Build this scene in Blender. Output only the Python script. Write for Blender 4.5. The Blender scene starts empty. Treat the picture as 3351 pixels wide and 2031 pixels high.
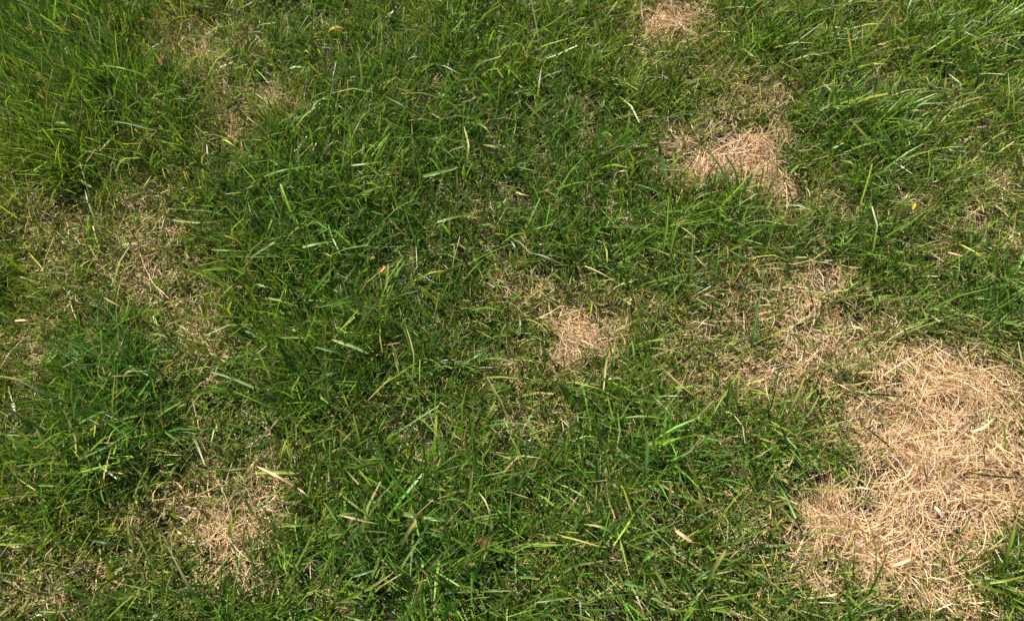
import bpy, math, random
import numpy as np

R = math.radians
rng = np.random.default_rng(7)
random.seed(7)
scene = bpy.context.scene
COL = scene.collection

# ------------------------------------------------------------------ camera
CAM_H, CAM_A, HFOV = 0.95, R(27.0), R(70.0)
cam = bpy.data.cameras.new('camera')
cam.sensor_fit = 'HORIZONTAL'; cam.sensor_width = 36.0
cam.lens = 18.0 / math.tan(HFOV / 2)
cam.dof.use_dof = True; cam.dof.focus_distance = 1.02; cam.dof.aperture_fstop = 7.0
cam.clip_start = 0.02; cam.clip_end = 500.0
cam_o = bpy.data.objects.new('camera', cam)
cam_o.location = (0, 0, CAM_H); cam_o.rotation_euler = (CAM_A, 0, 0)
COL.objects.link(cam_o); scene.camera = cam_o

# ------------------------------------------------------------------ sky, sun, exposure
SUN_EL, SUN_AZ = R(48.0), R(-42.0)        # azimuth from +Y (away from the viewer) towards +X
w = bpy.data.worlds.new('World'); scene.world = w; w.use_nodes = True
nt = w.node_tree; bg = nt.nodes['Background']
sky = nt.nodes.new('ShaderNodeTexSky'); sky.sky_type = 'NISHITA'; sky.sun_disc = False
sky.sun_elevation = SUN_EL; sky.sun_rotation = SUN_AZ
nt.links.new(sky.outputs['Color'], bg.inputs['Color']); bg.inputs['Strength'].default_value = 0.05
sun = bpy.data.lights.new('sun', 'SUN'); sun.energy = 5.0; sun.angle = R(0.5); sun.color = (1.0, 0.93, 0.81)
sun_o = bpy.data.objects.new('sun', sun); COL.objects.link(sun_o)
sun_o.location = (-2, 3, 4)
sun_o.rotation_euler = (R(90) - SUN_EL, 0, math.pi - SUN_AZ)
scene.view_settings.view_transform = 'Standard'; scene.view_settings.look = 'None'
scene.view_settings.gamma = 1.0; scene.view_settings.use_curve_mapping = False
scene.view_settings.exposure = 1.0
scene.cycles.transparent_max_bounces = 4
scene.cycles.max_bounces = 8

# ------------------------------------------------------------------ helpers
PW, PH = 3351.0, 2031.0                    # photograph size in pixels
F = PW / 2 / math.tan(HFOV / 2)
CA, SA = math.cos(CAM_A), math.sin(CAM_A)
def ground_point(u, v, z):                 # the point at height z seen in direction (u, v)
    dx = (u - PW / 2) / F; dy = -(v - PH / 2) / F
    wy = dy * CA + SA; wz = dy * SA - CA
    t = (z - CAM_H) / wz
    return np.stack([dx * t, wy * t, np.broadcast_to(z, np.shape(dx * t))], -1)
def to_pixel(x, y, z):
    cy = y * CA + (z - CAM_H) * SA; cz = -(-y * SA + (z - CAM_H) * CA)
    cz = np.maximum(cz, 0.05)
    return PW / 2 + F * x / cz, PH / 2 - F * cy / cz

class Noise:                               # smooth value noise on a wrapped lattice
    def __init__(self, seed): self.g = np.random.default_rng(seed).random((128, 128))
    def __call__(self, x, y, s):
        x = np.asarray(x) / s + 500.3; y = np.asarray(y) / s + 500.7
        i = np.floor(x).astype(int); j = np.floor(y).astype(int)
        a = x - i; b = y - j; a = a * a * (3 - 2 * a); b = b * b * (3 - 2 * b)
        g = self.g; m = 127
        return (g[i & m, j & m] * (1 - a) * (1 - b) + g[(i + 1) & m, j & m] * a * (1 - b)
                + g[i & m, (j + 1) & m] * (1 - a) * b + g[(i + 1) & m, (j + 1) & m] * a * b)
N1, N2, N3, N4, N5 = (Noise(k) for k in range(11, 16))

def terrain(x, y):
    r = np.hypot(x, y - 0.6)
    k = np.clip((6 - r) / 3, 0, 1)
    return k * (0.030 * (N1(x, y, 0.33) - 0.5) + 0.012 * (N2(x, y, 0.09) - 0.5))

# blobs read off the lawn: (cx, cy, rx, ry, strength) on a 2463 x 1493 view of it
DRY = {
 'large': [(2230,1120,200,220,1),(2150,1260,240,105,1),(2330,930,120,85,1),(2210,850,130,75,.85),(2090,1330,160,60,.85),
           (1995,1215,85,75,.95),(2390,1180,80,210,.95),(1965,760,130,105,.64),(2060,830,120,80,.64),(2310,1425,170,50,.72),
           (2020,1390,120,50,.65),(2080,980,110,90,.74),(2440,960,60,70,.75),(2180,1400,120,50,.75),(1900,1000,70,60,.4)],
 'round': [(1790,325,100,58,1),(1775,395,105,62,1),(1850,440,80,50,.85),(1920,490,65,32,.75),(1700,390,60,45,.62),
           (1750,225,80,80,.4),(1850,205,110,40,.4),(1675,300,60,40,.5),(1990,420,60,50,.4),(1760,160,60,40,.4)],
 'top':   [(1600,35,62,42,.98),(1575,90,60,40,.72),(1660,60,40,40,.55),(1540,15,40,25,.6)],
 'middle':[(1405,790,80,66,.97),(1365,860,55,48,.85),(1290,695,110,48,.55),(1230,870,60,60,.58),(1500,725,120,48,.5),
           (1690,770,110,60,.55),(1660,880,100,55,.5),(1830,870,110,60,.62),(1750,700,80,40,.45),(1900,650,80,30,.55),(1330,1010,80,60,.42),
           (1240,960,60,40,.4)],
 'left':  [(330,620,150,110,.62),(220,680,130,60,.6),(440,820,100,95,.86),(340,750,100,50,.6),(475,920,60,60,.72),
           (60,850,90,100,.68),(30,960,60,60,.62),(130,790,110,55,.6),(100,550,120,80,.55),(380,470,100,60,.48),
           (250,470,90,50,.4),(60,480,80,70,.5),(300,520,90,50,.5)],
 'far':   [(430,115,105,65,.82),(370,80,55,45,.8),(600,240,95,60,.66),(560,310,60,50,.6),(680,240,45,30,.6),
           (465,55,100,55,.62),(360,330,80,40,.42),(300,30,60,30,.5),(530,85,80,60,.5),(500,170,80,50,.5)],
 'near':  [(565,1250,100,68,.88),(430,1205,120,78,.68),(650,1130,80,55,.55),(500,1120,110,50,.55),(330,1240,80,60,.52),
           (480,1300,120,48,.62),(60,1435,100,52,.78),(180,1375,120,58,.52),(30,1335,60,50,.5),(620,1190,85,50,.62),(380,1130,60,30,.5),
           (720,1090,50,40,.35)],
 'edge':  [(2350,510,75,40,.62),(2440,585,40,35,.6),(2130,185,60,35,.42),(2300,570,70,40,.4),(2180,120,60,40,.3),(2420,420,60,50,.3)],
}
WET = [(1970,1105,48,52,.6),(1880,1090,70,80,.5),(1730,455,80,28,.75),(1850,530,80,30,.6),(280,900,105,115,.8),(2040,1420,30,60,.4),
       (2250,780,60,30,.5),(2440,1390,45,50,.8)]
LUSH = [(110,150,190,190,1),(250,280,150,120,.7),(60,330,130,120,.5),(280,900,110,115,.75),(240,1060,190,90,.7),(90,1190,150,100,.6),
        (780,840,150,95,.65),(980,1300,210,140,.6),(1560,1060,190,95,.45),(2060,300,110,85,.5),(1900,90,140,75,.6),(2330,60,130,85,.5),
        (2440,700,60,140,.4),(780,440,180,140,.45),(1730,490,100,60,.5),(2440,1380,60,80,.6),(1150,90,200,90,.3),(640,600,120,80,.4)]
BLUE = [(280,880,120,130,1),(260,1050,140,80,.5),(1000,1320,230,130,.5),(780,560,170,120,.4),(100,130,120,120,.35),(2060,320,90,90,.5),
        (1560,1080,160,80,.35),(60,1000,80,60,.6),(2430,690,60,100,.5),(1200,330,200,140,.25)]
YELL = [(60,420,120,130,.9),(40,600,80,110,.8),(1560,130,160,100,.6),(450,740,110,50,.8),(2100,60,200,80,.25),(2380,300,110,130,.35),
        (120,1250,140,90,.5),(700,750,100,100,.3),(1300,120,200,100,.2),(1900,950,160,80,.25)]

def blobs(lst, X, Y):
    k = np.zeros_like(X)
    for cx, cy, rx, ry, s in lst:
        d2 = ((X - cx) / rx) ** 2 + ((Y - cy) / ry) ** 2
        k += (s * np.exp(-0.50 * d2 ** 1.25)) ** 5
    return np.minimum(k ** .2, 1)

FADE = {'left': .76, 'far': .76, 'near': .79, 'middle': .91, 'edge': .82}     # how much of the green has died there
def fields(x, y):
    u, v = to_pixel(x, y, 0.02)
    X, Y = u * 2463 / PW, v * 1493 / PH
    wx = X + 60 * (N3(x, y, 0.06) - .5) + 34 * (N4(x, y, 0.022) - .5)
    wy = Y + 50 * (N5(x, y, 0.06) - .5) + 30 * (N1(x, y, 0.022) - .5)
    per = {k: blobs(b, wx, wy) * FADE.get(k, 1.0) for k, b in DRY.items()}
    dry = 1 - np.prod([1 - p for p in per.values()], axis=0)
    inside = (X > -80) & (X < 2543) & (Y > -80) & (Y < 1573)
    base = 0.10 + 0.30 * np.clip(N2(x, y, 0.17) * 1.4 - .35, 0, 1) * N5(x, y, 0.05)
    base = base + np.where(inside, 0, 0.75 * np.clip(N4(x, y, 0.30) * 2.2 - 1.15, 0, 1))
    dry = 1 - (1 - dry) * (1 - base)
    dry *= 1 - blobs(WET, wx, wy)
    return dict(X=X, Y=Y, wx=wx, wy=wy, dry=np.clip(dry, 0, 1), per=per,
                lush=blobs(LUSH, wx, wy), blue=blobs(BLUE, wx, wy), yell=blobs(YELL, wx, wy))

# ------------------------------------------------------------------ materials
def blade_material(name, rough, spec, transl, tint, bump=0.0):
    m = bpy.data.materials.new(name); m.use_nodes = True
    t = m.node_tree; n = t.nodes; L = t.links
    p = n['Principled BSDF']; out = n['Material Output']
    a = n.new('ShaderNodeAttribute'); a.attribute_name = 'col'
    tc = n.new('ShaderNodeTexCoord')
    no = n.new('ShaderNodeTexNoise'); no.inputs['Scale'].default_value = 160; no.inputs['Detail'].default_value = 3
    L.new(tc.outputs['Object'], no.inputs['Vector'])
    mr = n.new('ShaderNodeMapRange'); mr.inputs['To Min'].default_value = 0.78; mr.inputs['To Max'].default_value = 1.22
    L.new(no.outputs['Fac'], mr.inputs['Value'])
    mx = n.new('ShaderNodeMix'); mx.data_type = 'RGBA'; mx.blend_type = 'MULTIPLY'; mx.inputs['Factor'].default_value = 1
    L.new(a.outputs['Color'], mx.inputs['A']); L.new(mr.outputs['Result'], mx.inputs['B'])
    L.new(mx.outputs['Result'], p.inputs['Base Color'])
    p.inputs['Roughness'].default_value = rough
    p.inputs['Specular IOR Level'].default_value = spec
    tr = n.new('ShaderNodeBsdfTranslucent')
    m2 = n.new('ShaderNodeMix'); m2.data_type = 'RGBA'; m2.blend_type = 'MULTIPLY'; m2.inputs['Factor'].default_value = 1
    L.new(mx.outputs['Result'], m2.inputs['A']); m2.inputs['B'].default_value = (*tint, 1)
    L.new(m2.outputs['Result'], tr.inputs['Color'])
    ms = n.new('ShaderNodeMixShader'); ms.inputs['Fac'].default_value = transl
    L.new(p.outputs['BSDF'], ms.inputs[1]); L.new(tr.outputs['BSDF'], ms.inputs[2])
    L.new(ms.outputs['Shader'], out.inputs['Surface'])
    return m
M_GRASS = blade_material('grass_leaf', 0.42, 0.48, 0.33, (1.4, 1.45, 0.42))
M_BROAD = blade_material('broad_grass_leaf', 0.42, 0.5, 0.36, (1.6, 1.45, 0.6))
M_STRAW = blade_material('dry_straw', 0.55, 0.35, 0.22, (1.05, 1.0, 0.9))
M_LEAF = blade_material('dead_leaf', 0.6, 0.3, 0.2, (1.1, 0.9, 0.7))

def soil_material():
    m = bpy.data.materials.new('lawn_soil'); m.use_nodes = True
    t = m.node_tree; n = t.nodes; L = t.links; p = n['Principled BSDF']
    tc = n.new('ShaderNodeTexCoord')
    a = n.new('ShaderNodeTexNoise'); a.inputs['Scale'].default_value = 60; a.inputs['Detail'].default_value = 8
    L.new(tc.outputs['Object'], a.inputs['Vector'])
    r = n.new('ShaderNodeValToRGB')
    r.color_ramp.elements[0].position = .3; r.color_ramp.elements[0].color = (0.014, 0.009, 0.006, 1)
    r.color_ramp.elements[1].position = .75; r.color_ramp.elements[1].color = (0.055, 0.036, 0.023, 1)
    L.new(a.outputs['Fac'], r.inputs['Fac'])
    # the mown lawn beyond the modelled turf: turf colour where it is too far to tell blades apart
    b = n.new('ShaderNodeTexNoise'); b.inputs['Scale'].default_value = 3.0; b.inputs['Detail'].default_value = 10
    L.new(tc.outputs['Object'], b.inputs['Vector'])
    g = n.new('ShaderNodeValToRGB')
    g.color_ramp.elements[0].position = .35; g.color_ramp.elements[0].color = (0.035, 0.07, 0.016, 1)
    g.color_ramp.elements[1].position = .7; g.color_ramp.elements[1].color = (0.15, 0.13, 0.055, 1)
    L.new(b.outputs['Fac'], g.inputs['Fac'])
    ln = n.new('ShaderNodeVectorMath'); ln.operation = 'DISTANCE'; ln.inputs[1].default_value = (0, .6, 0)
    L.new(tc.outputs['Object'], ln.inputs[0])
    mr = n.new('ShaderNodeMapRange'); mr.inputs['From Min'].default_value = 2.2; mr.inputs['From Max'].default_value = 3.0
    L.new(ln.outputs['Value'], mr.inputs['Value'])
    mx = n.new('ShaderNodeMix'); mx.data_type = 'RGBA'
    L.new(mr.outputs['Result'], mx.inputs['Factor']); L.new(r.outputs['Color'], mx.inputs['A']); L.new(g.outputs['Color'], mx.inputs['B'])
    L.new(mx.outputs['Result'], p.inputs['Base Color']); p.inputs['Roughness'].default_value = 0.95
    bu = n.new('ShaderNodeBump'); bu.inputs['Strength'].default_value = .8; bu.inputs['Distance'].default_value = .006
    L.new(a.outputs['Fac'], bu.inputs['Height']); L.new(bu.outputs['Normal'], p.inputs['Normal'])
    return m
M_SOIL = soil_material()

def tag(o, label=None, cat=None, group=None, kind=None):
    if label: o['label'] = label
    if cat: o['category'] = cat
    if group: o['group'] = group
    if kind: o['kind'] = kind
    return o

def mesh_from(name, verts, quads, cols, mat, smooth=True):
    me = bpy.data.meshes.new(name)
    nv, nq = len(verts), len(quads)
    me.vertices.add(nv); me.vertices.foreach_set('co', np.ascontiguousarray(verts, np.float32).ravel())
    me.loops.add(nq * 4); me.loops.foreach_set('vertex_index', np.ascontiguousarray(quads, np.int32).ravel())
    me.polygons.add(nq)
    me.polygons.foreach_set('loop_start', np.arange(0, nq * 4, 4, dtype=np.int32))
    me.polygons.foreach_set('use_smooth', np.full(nq, smooth, dtype=bool))
    me.update(calc_edges=True)
    at = me.attributes.new('col', 'FLOAT_COLOR', 'POINT')
    c = np.ones((nv, 4), np.float32); c[:, :3] = cols
    at.data.foreach_set('color', c.ravel())
    me.materials.append(mat)
    return me

def link(name, me, parent=None):
    o = bpy.data.objects.new(name, me); COL.objects.link(o)
    if parent: o.parent = parent
    return o

# ------------------------------------------------------------------ ground
def build_ground():
    inner = np.linspace(-2.6, 2.6, 131)
    far = np.array([3.2, 4, 5, 6.5, 10, 20, 60, 200.0])
    ax = np.concatenate([-far[::-1], inner, far])
    xx, yy = np.meshgrid(ax, ax + 0.6, indexing='ij')
    zz = terrain(xx, yy)
    v = np.stack([xx, yy, zz], -1).reshape(-1, 3); n = len(ax)
    i, j = np.meshgrid(np.arange(n - 1), np.arange(n - 1), indexing='ij')
    a = (i * n + j).ravel()
    q = np.stack([a, a + n, a + n + 1, a + 1], -1)
    o = link('ground', mesh_from('ground', v, q, np.full((len(v), 3), .05), M_SOIL))
    tag(o, kind='structure')
build_ground()

# ------------------------------------------------------------------ strips: grass blades and straw, many to a mesh
def unit(a): return a / np.maximum(np.linalg.norm(a, axis=-1, keepdims=True), 1e-9)

def strips(base, az, th0, bend, side_bend, length, width, twist, tipw, col, col_tip, rings=4):
    """base (n,3); az heading; th0 lean from the vertical at the root; bend added lean along the blade."""
    n = len(base)
    ts = np.linspace(0, 1, rings)
    pts = np.zeros((n, rings, 3)); pts[:, 0] = base
    tang = np.zeros((n, rings, 3))
    for k in range(rings):
        th = th0 + bend * ts[k]; a = az + side_bend * ts[k]
        tang[:, k] = np.stack([np.sin(th) * np.cos(a), np.sin(th) * np.sin(a), np.cos(th)], -1)
        if k: pts[:, k] = pts[:, k - 1] + (tang[:, k - 1] + tang[:, k]) * .5 * (length / (rings - 1))[:, None]
    sd = np.stack([-np.sin(az), np.cos(az), np.zeros(n)], -1)[:, None, :].repeat(rings, 1)
    sd = unit(sd - (sd * tang).sum(-1, keepdims=True) * tang)
    nm = np.cross(tang, sd)
    tw = (twist[:, None] * (0.35 + 0.65 * ts[None, :]))[..., None]
    s = sd * np.cos(tw) + nm * np.sin(tw)
    prof = np.interp(ts, [0, .3, .65, 1], [.7, 1, .92, 0])[None, :] + tipw[:, None] * (ts[None, :] ** 4)
    hw = (width * .5)[:, None] * prof
    v = np.empty((n, rings, 2, 3)); v[:, :, 0] = pts - s * hw[..., None]; v[:, :, 1] = pts + s * hw[..., None]
    c = col[:, None, :] * (1 - ts[None, :, None] ** 3) + col_tip[:, None, :] * ts[None, :, None] ** 3
    c = np.repeat(c[:, :, None, :], 2, 2)
    i0 = (np.arange(n) * rings * 2)[:, None] + (np.arange(rings - 1) * 2)[None, :]
    q = np.stack([i0, i0 + 1, i0 + 3, i0 + 2], -1).reshape(-1, 4)
    return v, q, c

def emit(name, sel, data, mat, rings, label, cat, group=None):
    """one mesh from the selected strips"""
    v, q, c = data
    m = np.flatnonzero(sel)
    vv = v[m].reshape(-1, 3); cc = c[m].reshape(-1, 3)
    n = len(m)
    i0 = (np.arange(n) * rings * 2)[:, None] + (np.arange(rings - 1) * 2)[None, :]
    qq = np.stack([i0, i0 + 1, i0 + 3, i0 + 2], -1).reshape(-1, 4)
    o = link(name, mesh_from(name, vv, qq, cc, mat))
    tag(o, label, cat, group, 'stuff')
    return n

def in_frame(x, y, mx, my):
    u, v = to_pixel(x, y, 0.0)
    return (u > -mx) & (u < PW + mx) & (v > -my) & (v < PH + my) & (y > -0.6)

G = np.array([(.034, .112, .010), (.064, .168, .013), (.185, .268, .016), (.046, .145, .036), (.190, .178, .028)])
def green_colours(n, f, idx):
    w_ = np.stack([.9 + 0 * f['dry'], 1.0 + .3 * f['lush'], .32 + 1.8 * f['yell'], .20 + 1.1 * f['blue'], .12 + 1.6 * f['dry'] + .7 * f['yell']], -1)[idx]
    w_ = w_ * rng.gamma(1.1, 1, w_.shape) + 1e-6
    w_ /= w_.sum(-1, keepdims=True)
    return w_ @ G
S = np.array([(.66, .465, .255), (.58, .385, .19), (.76, .59, .37), (.64, .42, .275), (.28, .165, .085), (.46, .38, .27)])
def straw_colours(n):
    k = rng.choice(6, n, p=[.27, .23, .14, .13, .14, .09])
    c = S[k] * (0.86 + .36 * rng.random((n, 1)))
    return c

# --- green blades grow in small tufts
AREA_X, AREA_Y = (-1.25, 1.25), (-0.12, 1.52)
def scatter(n, mx, my):
    x = rng.uniform(*AREA_X, n); y = rng.uniform(*AREA_Y, n)
    k = in_frame(x, y, mx, my)
    return x[k], y[k]

def make_green():
    tx, ty = scatter(118000, 190, 150)
    f = fields(tx, ty)
    clump = N4(tx, ty, .035) * .55 + N1(tx, ty, .016) * .45
    p = np.clip(1.0 - (np.clip(f['dry'] - .42, 0, 1) / .53) ** 1.5, 0.012, 1) * np.clip(-.40 + 2.1 * clump + .5 * f['lush'] + .2 * f['dry'], .05, 1)
    keep = rng.random(len(tx)) < p
    tx, ty = tx[keep], ty[keep]; f = {k: (a[keep] if k != 'per' else None) for k, a in f.items()}
    nb = np.clip(rng.poisson(5.2 + 2.6 * f['lush'] + 1.0 * (1 - f['dry'])), 2, 16)
    idx = np.repeat(np.arange(len(tx)), nb); n = len(idx)
    a = rng.uniform(0, 2 * np.pi, n); r = 0.0055 * np.sqrt(rng.random(n)) * (1 + .4 * f['lush'][idx])
    x = tx[idx] + r * np.cos(a); y = ty[idx] + r * np.sin(a)
    taz = rng.uniform(0, 2 * np.pi, len(tx)); tl = rng.uniform(0, .55, len(tx))     # each tuft leans its own way
    lx = np.cos(a) * rng.uniform(.1, .9, n) + np.cos(taz[idx]) * tl[idx] + rng.normal(0, .3, n)
    ly = np.sin(a) * rng.uniform(.1, .9, n) + np.sin(taz[idx]) * tl[idx] + rng.normal(0, .3, n)
    corner = np.exp(-(((f['X'] - 110) / 330) ** 2 + ((f['Y'] - 120) / 300) ** 2))[idx]
    lx = lx * (1 - .5 * corner) - .28 * corner; ly = ly * (1 - .5 * corner) + .22 * corner
    tu = np.exp(-(((f['X'] - 780) / 220) ** 2 + ((f['Y'] - 840) / 130) ** 2))[idx]
    lx -= .45 * tu; ly += .30 * tu
    bt = np.exp(-(((f['X'] - 900) / 240) ** 2 + ((f['Y'] - 1360) / 130) ** 2))[idx]
    lx += .55 * bt; ly += .3 * bt
    az = np.arctan2(ly, lx); lean = np.hypot(lx, ly)
    L = np.exp(rng.normal(math.log(.031), .42, n)) * (1 + .42 * f['lush'][idx] + .75 * corner) * (1 - .5 * f['dry'][idx])
    long_ = rng.random(n) < .07
    L = np.where(long_, L * rng.uniform(1.4, 2.0, n), L); L = np.clip(L, .012, .11)
    wd = np.exp(rng.normal(math.log(.00125), .32, n)) * np.where(long_, 1.5, 1) * (1 + .25 * f['lush'][idx])
    th0 = np.clip(.12 + .56 * lean * rng.uniform(.4, 1.2, n), 0, 1.3)
    bend = np.clip(rng.gamma(2.2, .30, n), 0, 1.5) * (1 + .2 * long_)
    th0 = np.where(th0 + bend > 2.0, th0 * .7, th0)
    col = green_colours(n, f, idx) * np.exp(rng.normal(0, .40, (n, 1))) * (1 + .12 * f['lush'][idx, None])
    col = np.where(long_[:, None], col * np.array([1.35, 1.25, 1.5]), col)
    tip = col.copy()
    dead = rng.random(n) < .10 + .30 * f['dry'][idx]
    tip[dead] = straw_colours(dead.sum()) * .8
    whole = rng.random(n) < .06 + .42 * f['dry'][idx] ** 1.5                             # half-dead, yellowed blades
    kk = rng.choice([.15, .5], (int(whole.sum()), 1)); col[whole] = col[whole] * kk + straw_colours(whole.sum()) * (1 - kk) * .9; tip[whole] = col[whole]
    L = np.where(whole, np.minimum(L * .8, .045), L); wd = np.where(whole, np.minimum(wd * .75, .0014), wd)
    base = np.stack([x, y, terrain(x, y) - .002], -1)
    d = strips(base, az, th0, bend, rng.normal(0, .35, n), L, wd, rng.normal(0, .8, n), rng.choice([0.0, .35, .75], n, p=[.45, .25, .3]), col, tip, 4)
    fi = {k: f[k][idx] for k in ('X', 'Y', 'wx', 'wy')}
    tall = np.hypot((fi['wx'] - 90) / 290, (fi['wy'] - 130) / 280) < 1
    tuft = np.hypot((fi['wx'] - 280) / 125, (fi['wy'] - 900) / 135) < 1
    slant = np.hypot((fi['wx'] - 780) / 170, (fi['wy'] - 840) / 110) < 1
    rest = ~(tall | tuft | slant)
    c = [emit('tall_grass', tall, d, M_GRASS, 4, 'tall lush clump of long green grass blades all leaning the same way', 'grass'),
         emit('grass_tuft', tuft, d, M_GRASS, 4, 'thick blue-green grass tuft between two strips of tan straw', 'grass'),
         emit('grass_tuft', slant, d, M_GRASS, 4, 'thick bright green grass tuft with its blades swept over to one side', 'grass'),
         emit('lawn_grass', rest, d, M_GRASS, 4, 'short fine green lawn grass covering most of the ground', 'grass')]
    print('green', c)
make_green()

# --- straw: matted dead grass in the patches, thatch everywhere under the green
BARE = [(1765,300,56,26,1),(1832,296,36,20,1),(1738,335,26,16,.9),(1800,352,24,14,.8),(1838,830,30,34,1),(2138,945,14,9,.8),(2302,955,16,10,.7),
        (2330,1150,16,9,.9),(2265,1365,14,9,.9),(2110,1255,10,7,.8),(2420,1130,16,10,.8),(1545,5,24,10,.8),(2060,1425,30,16,.8),(1700,830,20,12,.6)]
def make_straw():
    x, y = scatter(850000, 190, 150)
    f = fields(x, y)
    p = np.clip(.145 + .90 * f['dry'] ** 2.0, 0, 1)
    keep = rng.random(len(x)) < p
    x, y = x[keep], y[keep]; dry = f['dry'][keep]; per = {k: a[keep] for k, a in f['per'].items()}; n = len(x)
    hole = np.clip((N2(x, y, .030) - .30) * 4, 0, 1)
    u, v = to_pixel(x, y, .01); bare = blobs(BARE, u * 2463 / PW + 24 * (N4(x, y, .012) - .5), v * 1493 / PH + 20 * (N5(x, y, .012) - .5))
    keep = rng.random(n) < (.30 + .70 * hole) * (1 - bare)
    x, y, dry = x[keep], y[keep], dry[keep]; per = {k: a[keep] for k, a in per.items()}; n = len(x)
    lift = rng.random(n) ** 1.5
    z = terrain(x, y) + .001 + lift * (.004 + .013 * dry * (.4 + .6 * N3(x, y, .035))) + (1 - dry) * .009 * rng.random(n) ** 2
    L = np.exp(rng.normal(math.log(.024), .42, n)) * (.6 + .65 * dry); L = np.clip(L, .007, .085)
    wd = np.exp(rng.normal(math.log(.00074), .25, n))
    wide = rng.random(n) < .025; wd = np.where(wide, wd * 2.1, wd)
    swirl = 6.3 * N5(x, y, .05)
    az = np.where(rng.random(n) < .35, swirl + rng.normal(0, .5, n), rng.uniform(0, 2 * np.pi, n))
    th0 = np.clip(rng.normal(1.42, .22, n), .3, 1.75); up = rng.random(n) < .16
    th0 = np.where(up, rng.uniform(.25, 1.1, n), th0)
    bend = np.where(up, rng.uniform(.2, 1.2, n), rng.normal(.22, .25, n))
    base = np.stack([x - .4 * L * np.cos(az), y - .4 * L * np.sin(az), z], -1)
    col = straw_colours(n); pale = rng.random(n) < .10
    col[pale] = col[pale] * .4 + np.array([.80, .66, .46]) * .6
    green = rng.random(n) < .5 * (1 - dry) ** 1.1
    col[green] = col[green] * .35 + np.array([.34, .30, .10]) * .65
    tip = col * rng.uniform(.75, 1.15, (n, 1))
    d = strips(base, az, th0, bend, rng.normal(0, .75, n), L, wd, rng.normal(0, .7, n), rng.uniform(.2, .9, n), col, tip, 4)
    names = ['large', 'round', 'top', 'middle', 'left', 'far', 'near', 'edge']
    st = np.stack([per[k] for k in names], 0); own = st.argmax(0); own = np.where(st.max(0) > .5, own, -1)
    LB = {'large': 'largest patch of matted tan dead grass, almost bare of green',
          'round': 'small round patch of curled tan straw with dark soil showing through',
          'top': 'narrow pale straw patch among green grass, farthest from the largest tan patch',
          'middle': 'little matted nest of brown straw surrounded by thinning green grass',
          'left': 'long irregular strip of straw beside the blue-green grass tuft',
          'far': 'thin yellowed straw patch around the standing brown dead leaf',
          'near': 'loose straw patch littered with pinkish bleached stems',
          'edge': 'faint scatter of dry straw near the small yellow petal'}
    for i, k in enumerate(names):
        emit('dead_grass', own == i, d, M_STRAW, 4, LB[k], 'dead grass', 'patches of dead grass in the lawn')
    emit('thatch', own < 0, d, M_STRAW, 4, 'scattered dry thatch lying under the green lawn grass', 'thatch')
    print('straw', n)
make_straw()

# --- the lawn going on outside the view, sparser
def make_outer():
    n = 330000
    r = 2.6 * np.sqrt(rng.random(n)); a = rng.uniform(0, 2 * np.pi, n)
    x = r * np.cos(a); y = .6 + r * np.sin(a)
    u, v = to_pixel(x, y, 0.0); zc = y * SA + CAM_H * CA
    inside = (zc > .05) & (u > -185) & (u < PW + 185) & (v > -145) & (v < PH + 145) & (y > -.12) & (y < 1.52) & (abs(x) < 1.25)
    k = ~inside & (rng.random(n) < np.clip(1.15 - .33 * r, .2, 1) * .36)
    x, y = x[k], y[k]; f = fields(x, y)
    strawy = rng.random(len(x)) < np.clip(.22 + .75 * f['dry'] ** 1.3, 0, 1); n = len(x)
    idx = np.arange(n)
    col = green_colours(n, f, idx); col[strawy] = straw_colours(strawy.sum())
    L = np.where(strawy, rng.uniform(.02, .055, n), np.exp(rng.normal(math.log(.042), .3, n)))
    wd = np.where(strawy, .0020, .0030) * rng.uniform(.7, 1.4, n)
    th0 = np.where(strawy, rng.normal(1.35, .2, n), rng.uniform(.1, 1.1, n))
    bend = np.where(strawy, .2, rng.gamma(2, .3, n))
    base = np.stack([x, y, terrain(x, y) - .001], -1)
    d = strips(base, rng.uniform(0, 6.28, n), th0, np.clip(bend, 0, 1.4), rng.normal(0, .3, n), L, wd, rng.normal(0, .7, n), rng.choice([0, .6], n), col, col, 3)
    emit('outer_lawn', np.ones(n, bool), d, M_GRASS, 3, 'green lawn grass with dry blades spreading away all around', 'grass')
    print('outer', n)
make_outer()

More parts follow.
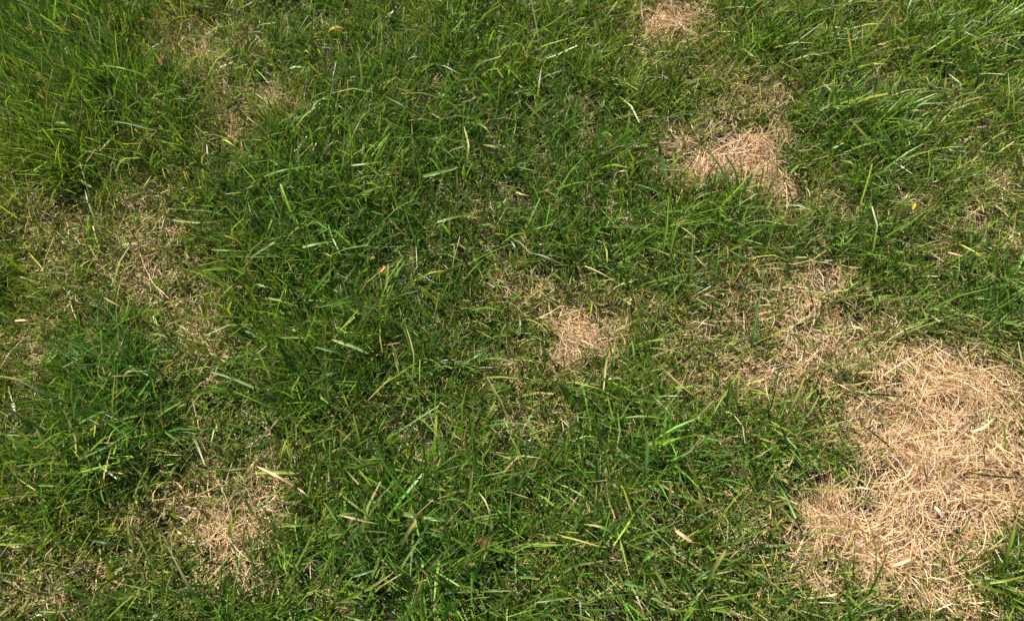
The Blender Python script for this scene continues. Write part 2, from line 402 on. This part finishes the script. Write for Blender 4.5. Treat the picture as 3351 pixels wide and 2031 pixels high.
# ------------------------------------------------------------------ single blades that stand out: traced one by one
# crop origin : "x,y x,y x,y  colour width pose" in crop pixels (root first); u upright, a arched, l lying
CROPS = {
(0, 0): """690,865 900,880 1130,940 g m l;400,880 460,885 520,905 p m l;1195,340 1190,250 1205,165 w m u;1240,580 1225,500 1220,420 b b u
1310,1000 1220,940 1150,960 p t a;700,490 850,485 1040,540 g m a;1220,730 1310,710 1420,720 g t a;620,470 590,320 540,190 b m u;760,480 690,350 600,90 g m u
560,300 480,170 400,0 g m u;330,440 250,300 100,200 g m u;370,600 290,540 200,490 g m u;320,800 340,650 380,490 y t u;790,880 780,800 745,690 b m u
1060,960 1070,890 1110,840 y m a;1600,1290 1570,1220 1520,1150 p m u;1640,1290 1645,1240 1645,1195 y m u;1180,1130 1160,1060 1110,990 b t u
1035,1370 1055,1310 1090,1260 t t a;130,1370 70,1240 20,1160 t t u;450,330 420,230 330,140 p t u;250,760 200,640 120,560 g t u;520,620 470,500 440,400 y m u""",
(840, 0): """270,350 240,240 205,80 b m u;535,270 535,180 520,50 b m u;755,670 755,520 735,400 g b u;825,560 820,500 805,400 p m u;865,330 880,200 900,90 p t u
1160,520 1180,460 1215,390 g m u;1240,370 1243,300 1245,230 y t u;1340,300 1335,230 1335,140 p m u;1230,760 1100,670 1000,630 y b u;1130,850 1060,770 920,690 p m a
1060,950 960,860 840,765 g m u;880,760 920,690 1000,600 g m u;1490,900 1510,830 1540,700 d b u;1490,1230 1520,1060 1490,910 y m a;1570,890 1640,920 1700,1000 g b a
1190,1270 1300,1240 1450,1200 p b l;680,1190 790,1180 900,1165 p m l;960,1320 980,1230 985,1150 y m u;1010,1480 990,1420 965,1350 p m u;320,950 325,800 318,650 g m u
430,930 460,918 495,915 y m l;340,1040 320,990 265,935 b m u;50,1270 200,1220 440,1185 p m l;1355,1480 1355,1420 1352,1360 p m u;1175,1300 1170,1240 1165,1190 g m u
1830,1130 1740,1060 1630,1040 p m a;1520,640 1460,590 1400,530 t t u;1480,370 1560,360 1635,350 p m l;235,590 215,510 170,450 t t u;780,1180 880,1260 920,1290 p t l
540,700 440,730 380,820 g m a;620,1180 700,1080 730,1050 g t u""",
(1680, 0): """190,370 165,200 125,0 w t u;320,780 355,500 370,230 p m u;160,250 280,160 400,80 b t u;600,520 610,400 620,230 g m u;435,490 380,440 290,370 b m u
630,295 530,250 430,235 y t a;830,400 880,290 925,175 d m u;1290,440 1255,310 1280,140 b m u;1030,410 960,355 880,345 p m a;1200,380 1110,370 1010,380 y t a
1060,470 1150,440 1270,435 b t l;1190,650 1200,560 1220,470 g m u;900,700 930,610 960,540 p m u;745,930 700,820 610,690 p m u;280,1000 210,870 80,730 p m u
415,980 380,940 340,890 p b u;640,960 645,910 650,850 g m u;650,1010 610,950 575,900 p t u;550,1150 500,1100 460,1040 p t u;1540,1340 1470,1180 1340,1010 b b u
1390,1280 1450,1180 1510,1130 d t u;1640,1390 1700,1310 1770,1170 d m u;1745,1380 1748,1320 1740,1260 g m u;1100,1310 1060,1120 1035,1010 b b u;985,1050 960,900 950,780 y t u
825,1080 810,1040 800,1000 b m u;730,1255 780,1230 830,1225 t m a;750,1180 750,1140 750,1100 t m u;20,1380 60,1395 110,1405 t t l;1130,1470 1020,1370 850,1310 p m a
1000,880 1200,830 1450,790 d m a;345,1330 320,1300 270,1300 b m a;20,600 80,640 160,690 b t l;940,190 920,80 920,0 t t u;1840,470 1820,430 1790,390 w t u""",
(2511, 0): """395,200 410,120 405,10 p m u;25,220 30,120 180,80 d m a;480,450 400,400 300,375 p m a;480,740 460,660 390,590 p b a;500,270 550,180 590,60 g m u
690,440 685,330 680,190 y m u;1350,300 1360,190 1355,80 p b u;1620,130 1650,90 1720,20 g m u;1030,370 980,250 910,190 b m a;650,300 720,250 780,210 g m u
1190,280 1195,180 1195,60 y m u;930,740 910,660 905,570 d m u;930,700 945,620 955,540 g m u;980,780 1080,730 1220,670 g m u;1110,830 1170,800 1230,765 p m l
1060,720 1040,660 1025,600 y m u;1280,730 1275,650 1285,560 p m u;1510,600 1510,500 1490,370 d m u;1740,800 1740,700 1730,520 b m u;1210,940 1250,900 1310,860 y m u
640,1000 560,880 500,810 g m u;790,1150 750,1030 610,870 y m u;940,1120 890,1060 855,960 y t u;1420,1105 1340,1080 1260,1060 y m l;640,1280 610,1180 530,1155 y m a
180,1480 150,1350 110,1270 d t u;1590,1060 1615,1045 1640,1035 p m l;1450,290 1520,200 1540,130 g m u""",
(0, 680): """830,280 860,150 910,10 p m u;640,230 655,150 665,80 g m u;1300,540 1250,430 1180,330 d b u;840,630 860,530 910,410 g m u;200,490 400,460 560,480 p t a
0,510 90,450 200,370 p m u;140,430 70,370 0,320 y b u;430,235 550,250 620,340 b m a;1460,1050 1330,950 1215,870 y b u;1820,1290 1650,1220 1480,1170 p b l
1600,1150 1570,1070 1545,990 p m u;1770,760 1760,690 1745,625 y m u;1810,660 1790,590 1760,540 p m u;1520,300 1620,305 1750,310 p m l;1800,570 1780,480 1760,410 p t u
1180,870 1080,830 1010,790 g m u;710,1200 715,1100 690,1030 w m u;830,1180 870,1080 880,950 b m u;900,1280 910,1180 1020,1165 p m a;830,1300 810,1200 740,1110 b m u
1030,1490 1040,1420 1045,1340 p b u;1170,1440 1230,1400 1350,1380 b m l;350,1480 300,1440 240,1400 b m u;1240,90 1450,105 1660,70 y m l;110,810 170,805 240,810 t m l
1500,670 1600,695 1700,690 t t l;860,700 800,670 740,640 t m l;470,800 475,740 480,680 b m u""",
(840, 680): """590,360 590,200 545,0 g m u;1170,320 1120,180 1060,0 b m u;1240,190 1300,90 1360,0 p t u;1290,105 1400,75 1560,40 p b l;360,690 440,560 560,420 g b u
285,595 370,570 460,545 p m l;440,710 560,680 690,630 w m l;660,740 640,600 600,480 w b u;60,650 180,675 300,710 y b l;935,600 940,500 945,400 y b u
1300,490 1400,440 1500,395 y b u;1620,415 1800,372 2040,385 p m l;1590,600 1640,500 1700,360 p m u;1240,750 1180,650 1120,560 p m u;1290,690 1240,620 1180,565 y m u
770,705 850,708 930,700 p m l;1120,1240 1130,1050 1070,840 p m a;1180,1490 1150,1300 1030,1110 g m u;790,1040 680,990 540,945 w m l;720,1080 580,900 520,780 b m u
720,1320 735,1220 755,1100 g b u;500,1390 505,1260 480,1150 p b u;490,1195 560,1180 660,1180 p m l;425,995 560,1030 650,1050 g m l;180,930 330,930 430,950 y m l
120,540 140,470 150,400 y m u;0,550 50,565 110,580 p m l;1210,1440 1300,1390 1400,1320 g m u;1470,1380 1420,1290 1300,1200 y m u;1010,1100 990,1020 960,960 t t u
1740,1030 1750,910 1790,830 p m u;690,570 740,480 785,425 g m u;330,285 430,260 570,240 p b l;690,375 640,270 590,210 g b u""",
(1680, 680): """80,450 85,350 80,270 p m u;115,170 130,120 160,50 p t u;405,340 400,250 380,190 g b u;1260,500 1280,360 1290,210 g b u;1215,420 1225,380 1230,340 p m u
1250,640 1220,530 1195,450 g m u;1700,410 1610,340 1480,270 p b a;1465,420 1450,370 1400,260 b m u;1460,445 1380,420 1300,340 b m a;1390,240 1440,200 1490,165 y m u
1560,300 1620,270 1680,245 y m l;820,530 740,440 630,380 g m u;1320,95 1240,85 1180,110 p m a;1420,780 1440,680 1470,570 g m u;1720,960 1750,750 1810,440 b m u
1630,690 1680,650 1730,600 g m u;1180,700 1120,650 1050,590 y b u;940,1090 950,1000 870,890 g m u;1140,1160 1090,1090 1030,1040 p m u;830,1180 740,1120 640,1070 g m u
410,1390 370,1330 325,1260 g b u;1500,1480 1530,1380 1565,1240 b b u;1360,1230 1350,1170 1345,1120 d m u;580,1490 600,1430 620,1360 g m u;1300,1360 1220,1290 1070,1150 t t u
500,420 630,470 760,545 t t a;960,725 1000,690 1040,660 t t u;330,700 375,702 420,710 t m l""",
(2511, 680): """880,170 910,90 960,0 g b u;640,180 690,140 720,110 p m u;550,200 600,190 660,170 b m l;1400,550 1340,520 1260,460 b m u;180,1340 300,1220 415,1110 g m u
20,1440 60,1280 110,1040 d t u;620,1335 820,1340 1020,1360 d m l;1380,860 1460,840 1545,825 g m u;260,1040 265,1000 270,960 d m u;570,880 570,820 560,780 g m u
1740,270 1770,130 1790,0 t m u;1300,320 1360,335 1420,350 t t l;1630,360 1600,240 1580,150 b m u;855,860 850,800 845,760 t m u;1230,1240 1400,1180 1540,1150 t t l""",
(0, 1351): """560,330 780,230 990,95 w b l;1005,250 1020,130 1035,0 p m u;570,260 560,190 540,100 g m u;610,470 480,440 360,400 p m u;750,500 770,360 800,250 t m u
1070,610 1010,450 910,330 p m u;350,270 300,190 260,110 p m u;1810,700 1760,610 1690,500 b m u;1400,440 1550,400 1800,390 g t a;1660,880 1662,810 1668,730 y b u
1250,740 1250,680 1255,630 y m u;560,860 590,760 625,680 d b u;860,940 750,925 620,905 b m l;1150,1210 1080,1060 980,880 b b u;1170,1370 1170,1180 1170,950 y m u
1440,1360 1360,1250 1200,950 b b u;440,1230 400,1190 350,1130 w m u;780,1480 860,1390 980,1290 y m u;1820,1120 1800,920 1750,760 g m u;1840,1110 1760,980 1690,900 b m u
30,540 20,440 40,340 y b u;210,1180 220,1100 205,1010 b m u;790,1210 785,1120 760,1040 y m u;1505,1440 1650,1430 1840,1415 b m l;280,520 370,520 480,530 p m l
0,940 120,940 250,920 y m l;1410,970 1415,910 1425,850 w m u;1505,920 1505,830 1505,730 t m u;1405,440 1395,380 1370,330 t t u;1330,590 1310,540 1260,490 t m a;1320,890 1295,865 1270,840 t m l""",
(840, 1351): """265,420 230,230 205,60 y t u;440,400 430,280 430,120 g m u;440,340 400,220 340,120 g m u;340,120 300,70 240,30 p m u;595,370 600,250 610,70 y m u
745,230 720,110 695,0 y m u;1200,740 960,440 810,170 g b u;1075,240 1060,110 1030,0 p m u;1350,390 1320,220 1250,30 g b u;1590,400 1450,260 1190,180 p m u
1100,290 1120,220 1165,150 y m u;990,270 950,220 900,165 b m u;1070,240 1000,190 915,145 g m u;700,400 800,365 930,350 p b l;1265,415 1350,405 1440,410 p m l
180,810 290,805 430,800 y m l;0,430 130,425 300,430 y m l;1040,1110 1150,930 1250,770 w b u;1220,1130 1330,1010 1500,880 w b l;1030,980 1080,880 1150,770 d b u
1060,725 1140,735 1200,750 p b l;1200,750 1300,765 1420,770 w m l;830,1190 870,1090 895,990 p b u;540,1370 780,1270 990,1140 y b u;700,1170 800,1140 930,1100 b m l
670,1350 650,1270 620,1215 y m u;1190,1480 1185,1350 1180,1220 p b u;1110,1440 1150,1310 1190,1180 b b u;1400,910 1350,860 1250,830 g b u;1520,880 1400,700 1310,570 p m u
1690,800 1650,650 1590,560 t t a;1500,720 1530,560 1550,400 y m u;1360,1480 1370,1410 1410,1310 b m u;1470,1130 1500,1040 1530,940 g m u;1240,1130 1350,1080 1460,1040 g m l
1560,1200 1590,1110 1620,1010 g m u;1510,1290 1480,1250 1455,1210 p m u;650,1000 760,950 890,900 g m l;600,1110 650,960 760,780 d m u;600,730 700,755 850,790 t t l
260,520 140,450 0,380 t t l;370,600 330,565 290,535 t t l;980,540 955,490 930,440 t t u""",
(1680, 1351): """940,440 960,220 925,20 b b u;805,35 960,25 1130,50 p m l;870,360 860,220 835,90 b m u;1040,350 1010,200 985,80 b m u;720,310 640,190 530,120 y m u
970,215 1050,205 1155,180 y b l;1200,170 1310,155 1460,165 y m l;320,190 390,210 500,215 b m l;350,330 270,270 175,250 p m a;290,490 350,440 450,420 g b l
0,590 90,430 200,290 g b u;610,530 600,430 585,320 g m u;835,640 800,510 765,395 y b u;1110,740 1120,620 1130,490 y m u;345,630 325,590 295,540 p m u
580,790 660,745 740,690 b m u;570,790 590,650 600,520 d t u;740,880 640,820 510,795 p b a;1280,710 1230,660 1150,630 y m u;1400,830 1370,750 1310,680 p m a
1530,830 1590,700 1690,570 g t u;1620,890 1640,740 1660,590 p m u;1730,500 1720,430 1700,370 p m u;1820,520 1800,460 1780,390 g m u;140,1110 160,1030 185,950 g m u
420,1170 415,1090 400,1020 b m u;0,1095 200,1130 410,1160 b m l;20,1180 100,1175 190,1190 p m l;165,1355 290,1340 430,1325 b m l;800,1220 930,1250 1080,1290 b m l
960,1390 970,1310 985,1240 b m u;1370,1260 1430,1130 1525,980 g b u;1310,1200 1370,1150 1450,1110 b m l;1400,980 1350,940 1220,920 y m u;930,1060 970,1030 1010,1000 p m l
1700,975 1770,970 1844,985 d m l;1200,1110 1205,1040 1215,970 b m u;205,885 270,880 350,885 p m l;130,860 140,770 145,680 y b u;1280,920 1220,880 1160,840 t m l
1090,1280 1065,1220 1035,1170 t t u;1045,600 1045,570 1050,520 t t u""",
(2511, 1351): """880,250 780,160 655,65 d m u;590,1450 565,1290 615,1160 g m u;610,1190 620,1040 640,860 g m u;560,1250 540,1120 470,950 g t u;680,1360 780,1190 880,960 g b u
1560,430 1555,330 1545,220 b m u;1430,420 1600,450 1840,465 d t l;1690,1090 1740,930 1810,690 y b u;1380,1060 1530,1045 1690,1035 p m l;1740,1300 1600,1260 1470,1220 y m u
1600,1220 1720,1200 1840,1170 y m l;380,410 340,280 330,170 g m u;260,420 280,300 310,210 g m u;20,890 60,820 120,750 g m u;90,1010 130,960 240,940 p m l
150,260 110,130 60,30 g m u;100,350 130,150 200,0 d t u;1700,320 1705,180 1690,40 y m u;100,1370 170,1310 220,1240 d b u;1020,1460 1100,1430 1190,1410 b m l
1390,1060 1440,980 1500,870 b m u;1140,480 1130,420 1120,340 d t u;1250,470 1275,400 1285,350 y t u;750,290 800,265 880,255 p m l;1465,850 1500,838 1545,825 w b l
1120,880 1170,840 1225,795 w m l;900,1090 970,1070 1060,1030 w m l;660,530 750,555 840,545 w t a;1480,130 1560,100 1630,30 t m l;1260,750 1230,700 1200,670 w m l;1550,620 1560,560 1550,480 t m u""",
}
BC = {'g': (.065, .150, .012), 'd': (.030, .080, .014), 'y': (.150, .215, .012), 'b': (.068, .155, .036), 'p': (.120, .208, .032),  # b: green blades with the bluish sky sheen put into their colour
      't': (.66, .45, .24), 'w': (.20, .29, .09)}  # w: gloss on pale green blades, painted in as a whiter tone
PXM = 0.000446                              # metres per photo pixel on the lawn in mid view
WD = {'t': 4.5, 'm': 6.8, 'b': 10.5}

def catmull(p, n):
    p = np.vstack([2 * p[0] - p[1], p, 2 * p[-1] - p[-2]]); k = len(p) - 3
    out = []
    for t in np.linspace(0, k - 1e-6, n):
        i = int(t); f = t - i; a, b, c, d = p[i:i + 4]
        out.append(.5 * (2 * b + (c - a) * f + (2 * a - 5 * b + 4 * c - d) * f ** 2 + (3 * b - a - 3 * c + d) * f ** 3))
    return np.array(out)

def blade_mesh(name, pts, width, col, tipcol, blunt, mat, rings=11, fold=.45, twist=.5):
    c = catmull(pts, rings); t = np.linspace(0, 1, rings)
    tg = unit(np.gradient(c, axis=0))
    up = np.array([0, -.35, .95]) + rng.normal(0, .38, 3)
    sd = unit(np.cross(tg, up)); nm = np.cross(sd, tg)
    tw = (rng.normal(0, twist) * (t - .4))[:, None]
    s = sd * np.cos(tw) + nm * np.sin(tw); nn = np.cross(s, tg)
    prof = np.clip(.78 + .9 * t, 0, 1) * (np.clip(1 - t ** (9 if blunt else 2.6), 0, 1) ** .8 + (.25 if blunt else .03))
    hw = (width / 2 * prof)[:, None]
    v = np.stack([c - s * hw + nn * hw * fold, c, c + s * hw + nn * hw * fold], 1).reshape(-1, 3)
    i = (np.arange(rings - 1) * 3)[:, None]
    q = np.concatenate([np.stack([i, i + 1, i + 4, i + 3], -1), np.stack([i + 1, i + 2, i + 5, i + 4], -1)], 1).reshape(-1, 4)
    k = (t ** 5)[:, None]
    cc = np.array(col)[None] * (1 - k) + np.array(tipcol)[None] * k
    cc = np.repeat(cc[:, None, :], 3, 1); cc[:, 1] *= 1.18                       # pale midrib
    return mesh_from(name, v, q, cc.reshape(-1, 3), mat)

# things one can find on the lawn, for telling the blades apart (2463 x 1493 view)
MARKS = [('largest tan patch', 2230, 1130), ('round straw patch', 1790, 360), ('narrow straw patch', 1600, 45),
         ('brown straw nest', 1400, 800), ('blue-green tuft', 280, 900), ('pinkish straw', 565, 1250),
         ('standing brown leaf', 393, 155), ('arched leaf', 815, 76), ('orange leaf', 922, 650),
         ('yellow petal', 2199, 496), ('tall lush clump', 100, 170), ('swept tuft', 780, 840), ('dark leaf', 1166, 1310)]
CN = {'g': 'green', 'd': 'dark green', 'y': 'yellow-green', 'b': 'blue-sheened', 'p': 'pale green', 't': 'tan', 'w': 'white-sheened'}
WN = {'t': 'thin', 'm': 'narrow', 'b': 'broad'}
PN = {'u': 'leaning', 'a': 'arching', 'l': 'lying'}
singles = []
for (ox, oy), txt in CROPS.items():
    for ent in txt.replace('\n', ';').split(';'):
        tok = ent.split()
        if len(tok) < 5: continue
        c, wk, pose = tok[-3:]
        px = np.array([[float(a) for a in q.split(',')] for q in tok[:-3]]) * (840 / 1844.0) + np.array([ox, oy])
        singles.append((px, c, wk, pose))
built = []
for px, c, wk, pose in singles:
    dl = np.linalg.norm(px[-1] - px[0]) * PXM
    k = len(px); tt = np.linspace(0, 1, k)
    dryhere = fields(*[np.array([q]) for q in ground_point(px[0, 0], px[0, 1], 0.01)[:2]])['dry'][0]
    lushhere = fields(*[np.array([q]) for q in ground_point(px.mean(0)[0], px.mean(0)[1], 0.03)[:2]])['lush'][0]
    can = .034 * (1 + .75 * lushhere) * (1 - .6 * dryhere ** 2)                  # height of the turf around it
    if pose == 'u': z = can * (.72 + .35 * tt) + min(.034, .010 + .26 * dl) * tt ** .8
    elif pose == 'a': z = can * .7 + (.5 * can + .016) * np.sin(np.pi * (.12 + .62 * tt))
    else: z = can * .98 + .006 * np.sin(np.pi * tt) + rng.normal(0, .0015, k)
    z = z + .004
    pts = np.array([ground_point(px[i, 0], px[i, 1], z[i]) for i in range(k)])
    pts[:, 2] = z
    for i in range(k):                                                          # re-seat on the uneven ground
        tz = float(terrain(pts[i, 0], pts[i, 1])); zz = z[i] + tz
        pts[i] = ground_point(px[i, 0], px[i, 1], zz)
    if pose != 'l':
        root = pts[0] - (pts[1] - pts[0]) * .12; root[2] = float(terrain(root[0], root[1])) - .002
        pts = np.vstack([root, pts])
    col = np.array(BC[c]) * math.exp(rng.normal(0, .14)) * (1 + rng.normal(0, .05, 3))
    tip = col if rng.random() < .6 else np.array((.50, .38, .16))
    is_straw = c == 't' or (c == 'w' and dryhere > .8)
    if c == 'w' and wk == 'b': wk = 'm'
    mat = M_STRAW if is_straw else M_BROAD
    if is_straw and c == 'w': col = np.array((.74, .58, .38))
    wd = WD[wk] * PXM * rng.uniform(.9, 1.12)
    nm = 'straw' if is_straw else 'grass_blade'
    loc = pts.mean(0); loc[2] = pts[:, 2].min()
    me = blade_mesh(nm, pts - loc, wd, col, tip, rng.random() < .35, mat, twist=.25 if pose == 'l' else .7)
    o = link(nm, me); o.location = loc
    mx = px.mean(0) * np.array([2463 / PW, 1493 / PH])
    near = sorted((math.hypot(mx[0] - a, mx[1] - b), nme) for nme, a, b in MARKS)
    lng = float(np.linalg.norm(np.diff(pts, axis=0), axis=1).sum())
    d0, m0 = near[0]; m1 = near[1][1]
    rel = ('beside the ' + m0) if d0 < 110 else ('between ' + m0 + ' and ' + m1)
    kind = 'straw' if is_straw else 'blade'
    tipped = (not is_straw) and tip is not col
    lab = '%s %s %s%s %s %s' % (WN[wk], 'bleached' if is_straw and c == 'w' else CN[c], 'dry-tipped ' if tipped else '', kind, PN[pose], rel)
    o['category'] = 'straw' if is_straw else 'grass blade'
    o['group'] = 'single straw stems on the lawn' if is_straw else 'single grass blades standing out of the lawn'
    built.append((o, lab, lng))
by = {}
for o, lab, lng in built: by.setdefault(lab, []).append((lng, o))
for lab, lst in by.items():
    lst.sort(key=lambda q: -q[0])
    for i, (lng, o) in enumerate(lst):
        n_ = len(lst)
        if n_ == 1: pre = ''
        elif n_ == 2: pre = ('longer ', 'shorter ')[i]
        elif n_ == 3: pre = ('longest ', 'middling ', 'shortest ')[i]
        else: pre = 'shortest ' if i == n_ - 1 else ('longest ', 'second longest ', 'third longest ', 'fourth longest ', 'fifth longest ', 'sixth longest ', 'seventh longest ')[min(i, 6)]
        o['label'] = pre + lab
print('singles', len(built), 'labels', len(set(o['label'] for o, _, _ in built)), 'longest label', max(len(o['label'].split()) for o, _, _ in built))

# ------------------------------------------------------------------ fallen leaves and the petal
def leaf(name, u, v, z, length, width, az, pitch, curl, cup, colf, label, cat='leaf', crumple=.0, midrib=True, nl=15, nw=7, roll=0.0, fold=0.0):
    """a leaf sheet: curl bends it along its length, cup and fold across it"""
    p = ground_point(u, v, z); tz = float(terrain(p[0], p[1])); p = ground_point(u, v, z + tz)
    root = bpy.data.objects.new(name, None); COL.objects.link(root); root.empty_display_size = .01
    root.location = p; root.rotation_euler = (roll, pitch, az)
    tag(root, label, cat)
    t = np.linspace(0, 1, nl); ang = curl * (t - .5)
    dx = np.cos(ang); dz = -np.sin(ang)
    cx = np.concatenate([[0], np.cumsum((dx[1:] + dx[:-1]) / 2)]) * length / (nl - 1); cz = np.concatenate([[0], np.cumsum((dz[1:] + dz[:-1]) / 2)]) * length / (nl - 1)
    cx -= cx.mean(); cz -= cz.min()
    s = np.linspace(-1, 1, nw)
    prof = np.sin(np.pi * np.clip(t * .93 + .05, 0, 1)) ** .65
    W = width / 2 * prof
    vs, cs, mid = [], [], []
    for i in range(nl):
        nx, nz = math.sin(ang[i]), math.cos(ang[i])
        for j in range(nw):
            a = s[j]; y = W[i] * math.sin(a * (1.0 + cup * .5)) / (1.0 if cup < .5 else 1.1)
            h = W[i] * (cup * (1 - math.cos(a * 1.4)) + fold * abs(a)) + crumple * W[i] * (2 * N3(i * .31 + u, j * .5 + v, 1.0) - 1)
            edge = 1 + .10 * (2 * N4(i * .7 + v, 3.0 * (j == 0), 1.0) - 1) if abs(a) > .9 else 1
            vs.append((cx[i] + nx * h, y * edge, cz[i] + nz * h)); cs.append(colf(t[i], a))
            if j == nw // 2: mid.append((cx[i] + nx * (h + .0002), y, cz[i] + nz * (h + .0002)))
    i, j = np.meshgrid(np.arange(nl - 1), np.arange(nw - 1), indexing='ij'); a = (i * nw + j).ravel()
    q = np.stack([a, a + 1, a + nw + 1, a + nw], -1)
    bl = link('leaf_blade', mesh_from('leaf_blade', np.array(vs), q, np.array(cs), M_LEAF), root)
    so = bl.modifiers.new('thickness', 'SOLIDIFY'); so.thickness = .00025; so.offset = -1
    if midrib:
        mid = np.array(mid); r = .00035; ring = [(0, r, 0), (0, 0, r), (0, -r, 0), (0, 0, -r)]
        mv = np.array([[m_ + np.array(k_) * (1 - .6 * ii / len(mid)) for k_ in ring] for ii, m_ in enumerate(mid)]).reshape(-1, 3)
        qs = [[ii * 4 + k_, ii * 4 + (k_ + 1) % 4, ii * 4 + 4 + (k_ + 1) % 4, ii * 4 + 4 + k_] for ii in range(len(mid) - 1) for k_ in range(4)]
        link('midrib', mesh_from('midrib', mv, np.array(qs), np.full((len(mv), 3), (.30, .17, .07)), M_LEAF), root)
    return root
mixc = lambda a, b, k: tuple(np.array(a) * (1 - k) + np.array(b) * k)
leaf('dead_leaf', 1108, 112, .034, .048, .0075, R(4), 0, 2.7, .5, lambda t, a: mixc((.42, .34, .03), (.40, .16, .06), min(1, max(0, (t - .35) * 3))),
     'narrow yellow-brown leaf curled into an arch above the green grass')
leaf('dead_leaf', 535, 212, .030, .027, .013, R(-78), R(-35), .5, .3, lambda t, a: mixc((.42, .17, .075), (.30, .13, .05), t),
     'reddish brown dead leaf folded lengthwise, standing in thin yellowed grass', fold=.8, crumple=.25)
leaf('dead_leaf', 1252, 884, .034, .016, .010, R(40), R(-18), .9, .5, lambda t, a: mixc((.62, .28, .13), (.55, .30, .10), abs(a)),
     'small crumpled orange dead leaf caught among green blades', crumple=.7, fold=.3)
leaf('dead_leaf', 1586, 1782, .030, .024, .013, R(-60), R(-20), 1.2, .6, lambda t, a: mixc((.12, .06, .025), (.20, .10, .04), abs(a)),
     'shrivelled dark brown dead leaf sunk among broad blades', crumple=.6)
leaf('dead_leaf', 1222, 845, .034, .010, .005, R(20), 0, 1.2, .5, lambda t, a: (.45, .33, .03),
     'tiny curled mustard yellow leaf next to the crumpled orange leaf', crumple=.3, nl=9, nw=5)
leaf('petal', 2990, 676, .034, .010, .0052, R(60), R(-30), .5, .5, lambda t, a: mixc((.80, .55, .01), (.70, .40, .05), t ** 3),
     'small bright yellow petal stuck upright in dark green grass', cat='petal', crumple=.1, midrib=False, nl=9, nw=5)
leaf('dead_leaf', 3290, 1660, .012, .014, .004, R(15), 0, .6, .6, lambda t, a: (.72, .52, .34),
     'pale flattened straw husk lying on the largest tan patch', cat='husk', crumple=.1, midrib=False, nl=9, nw=5).name = 'straw_husk'
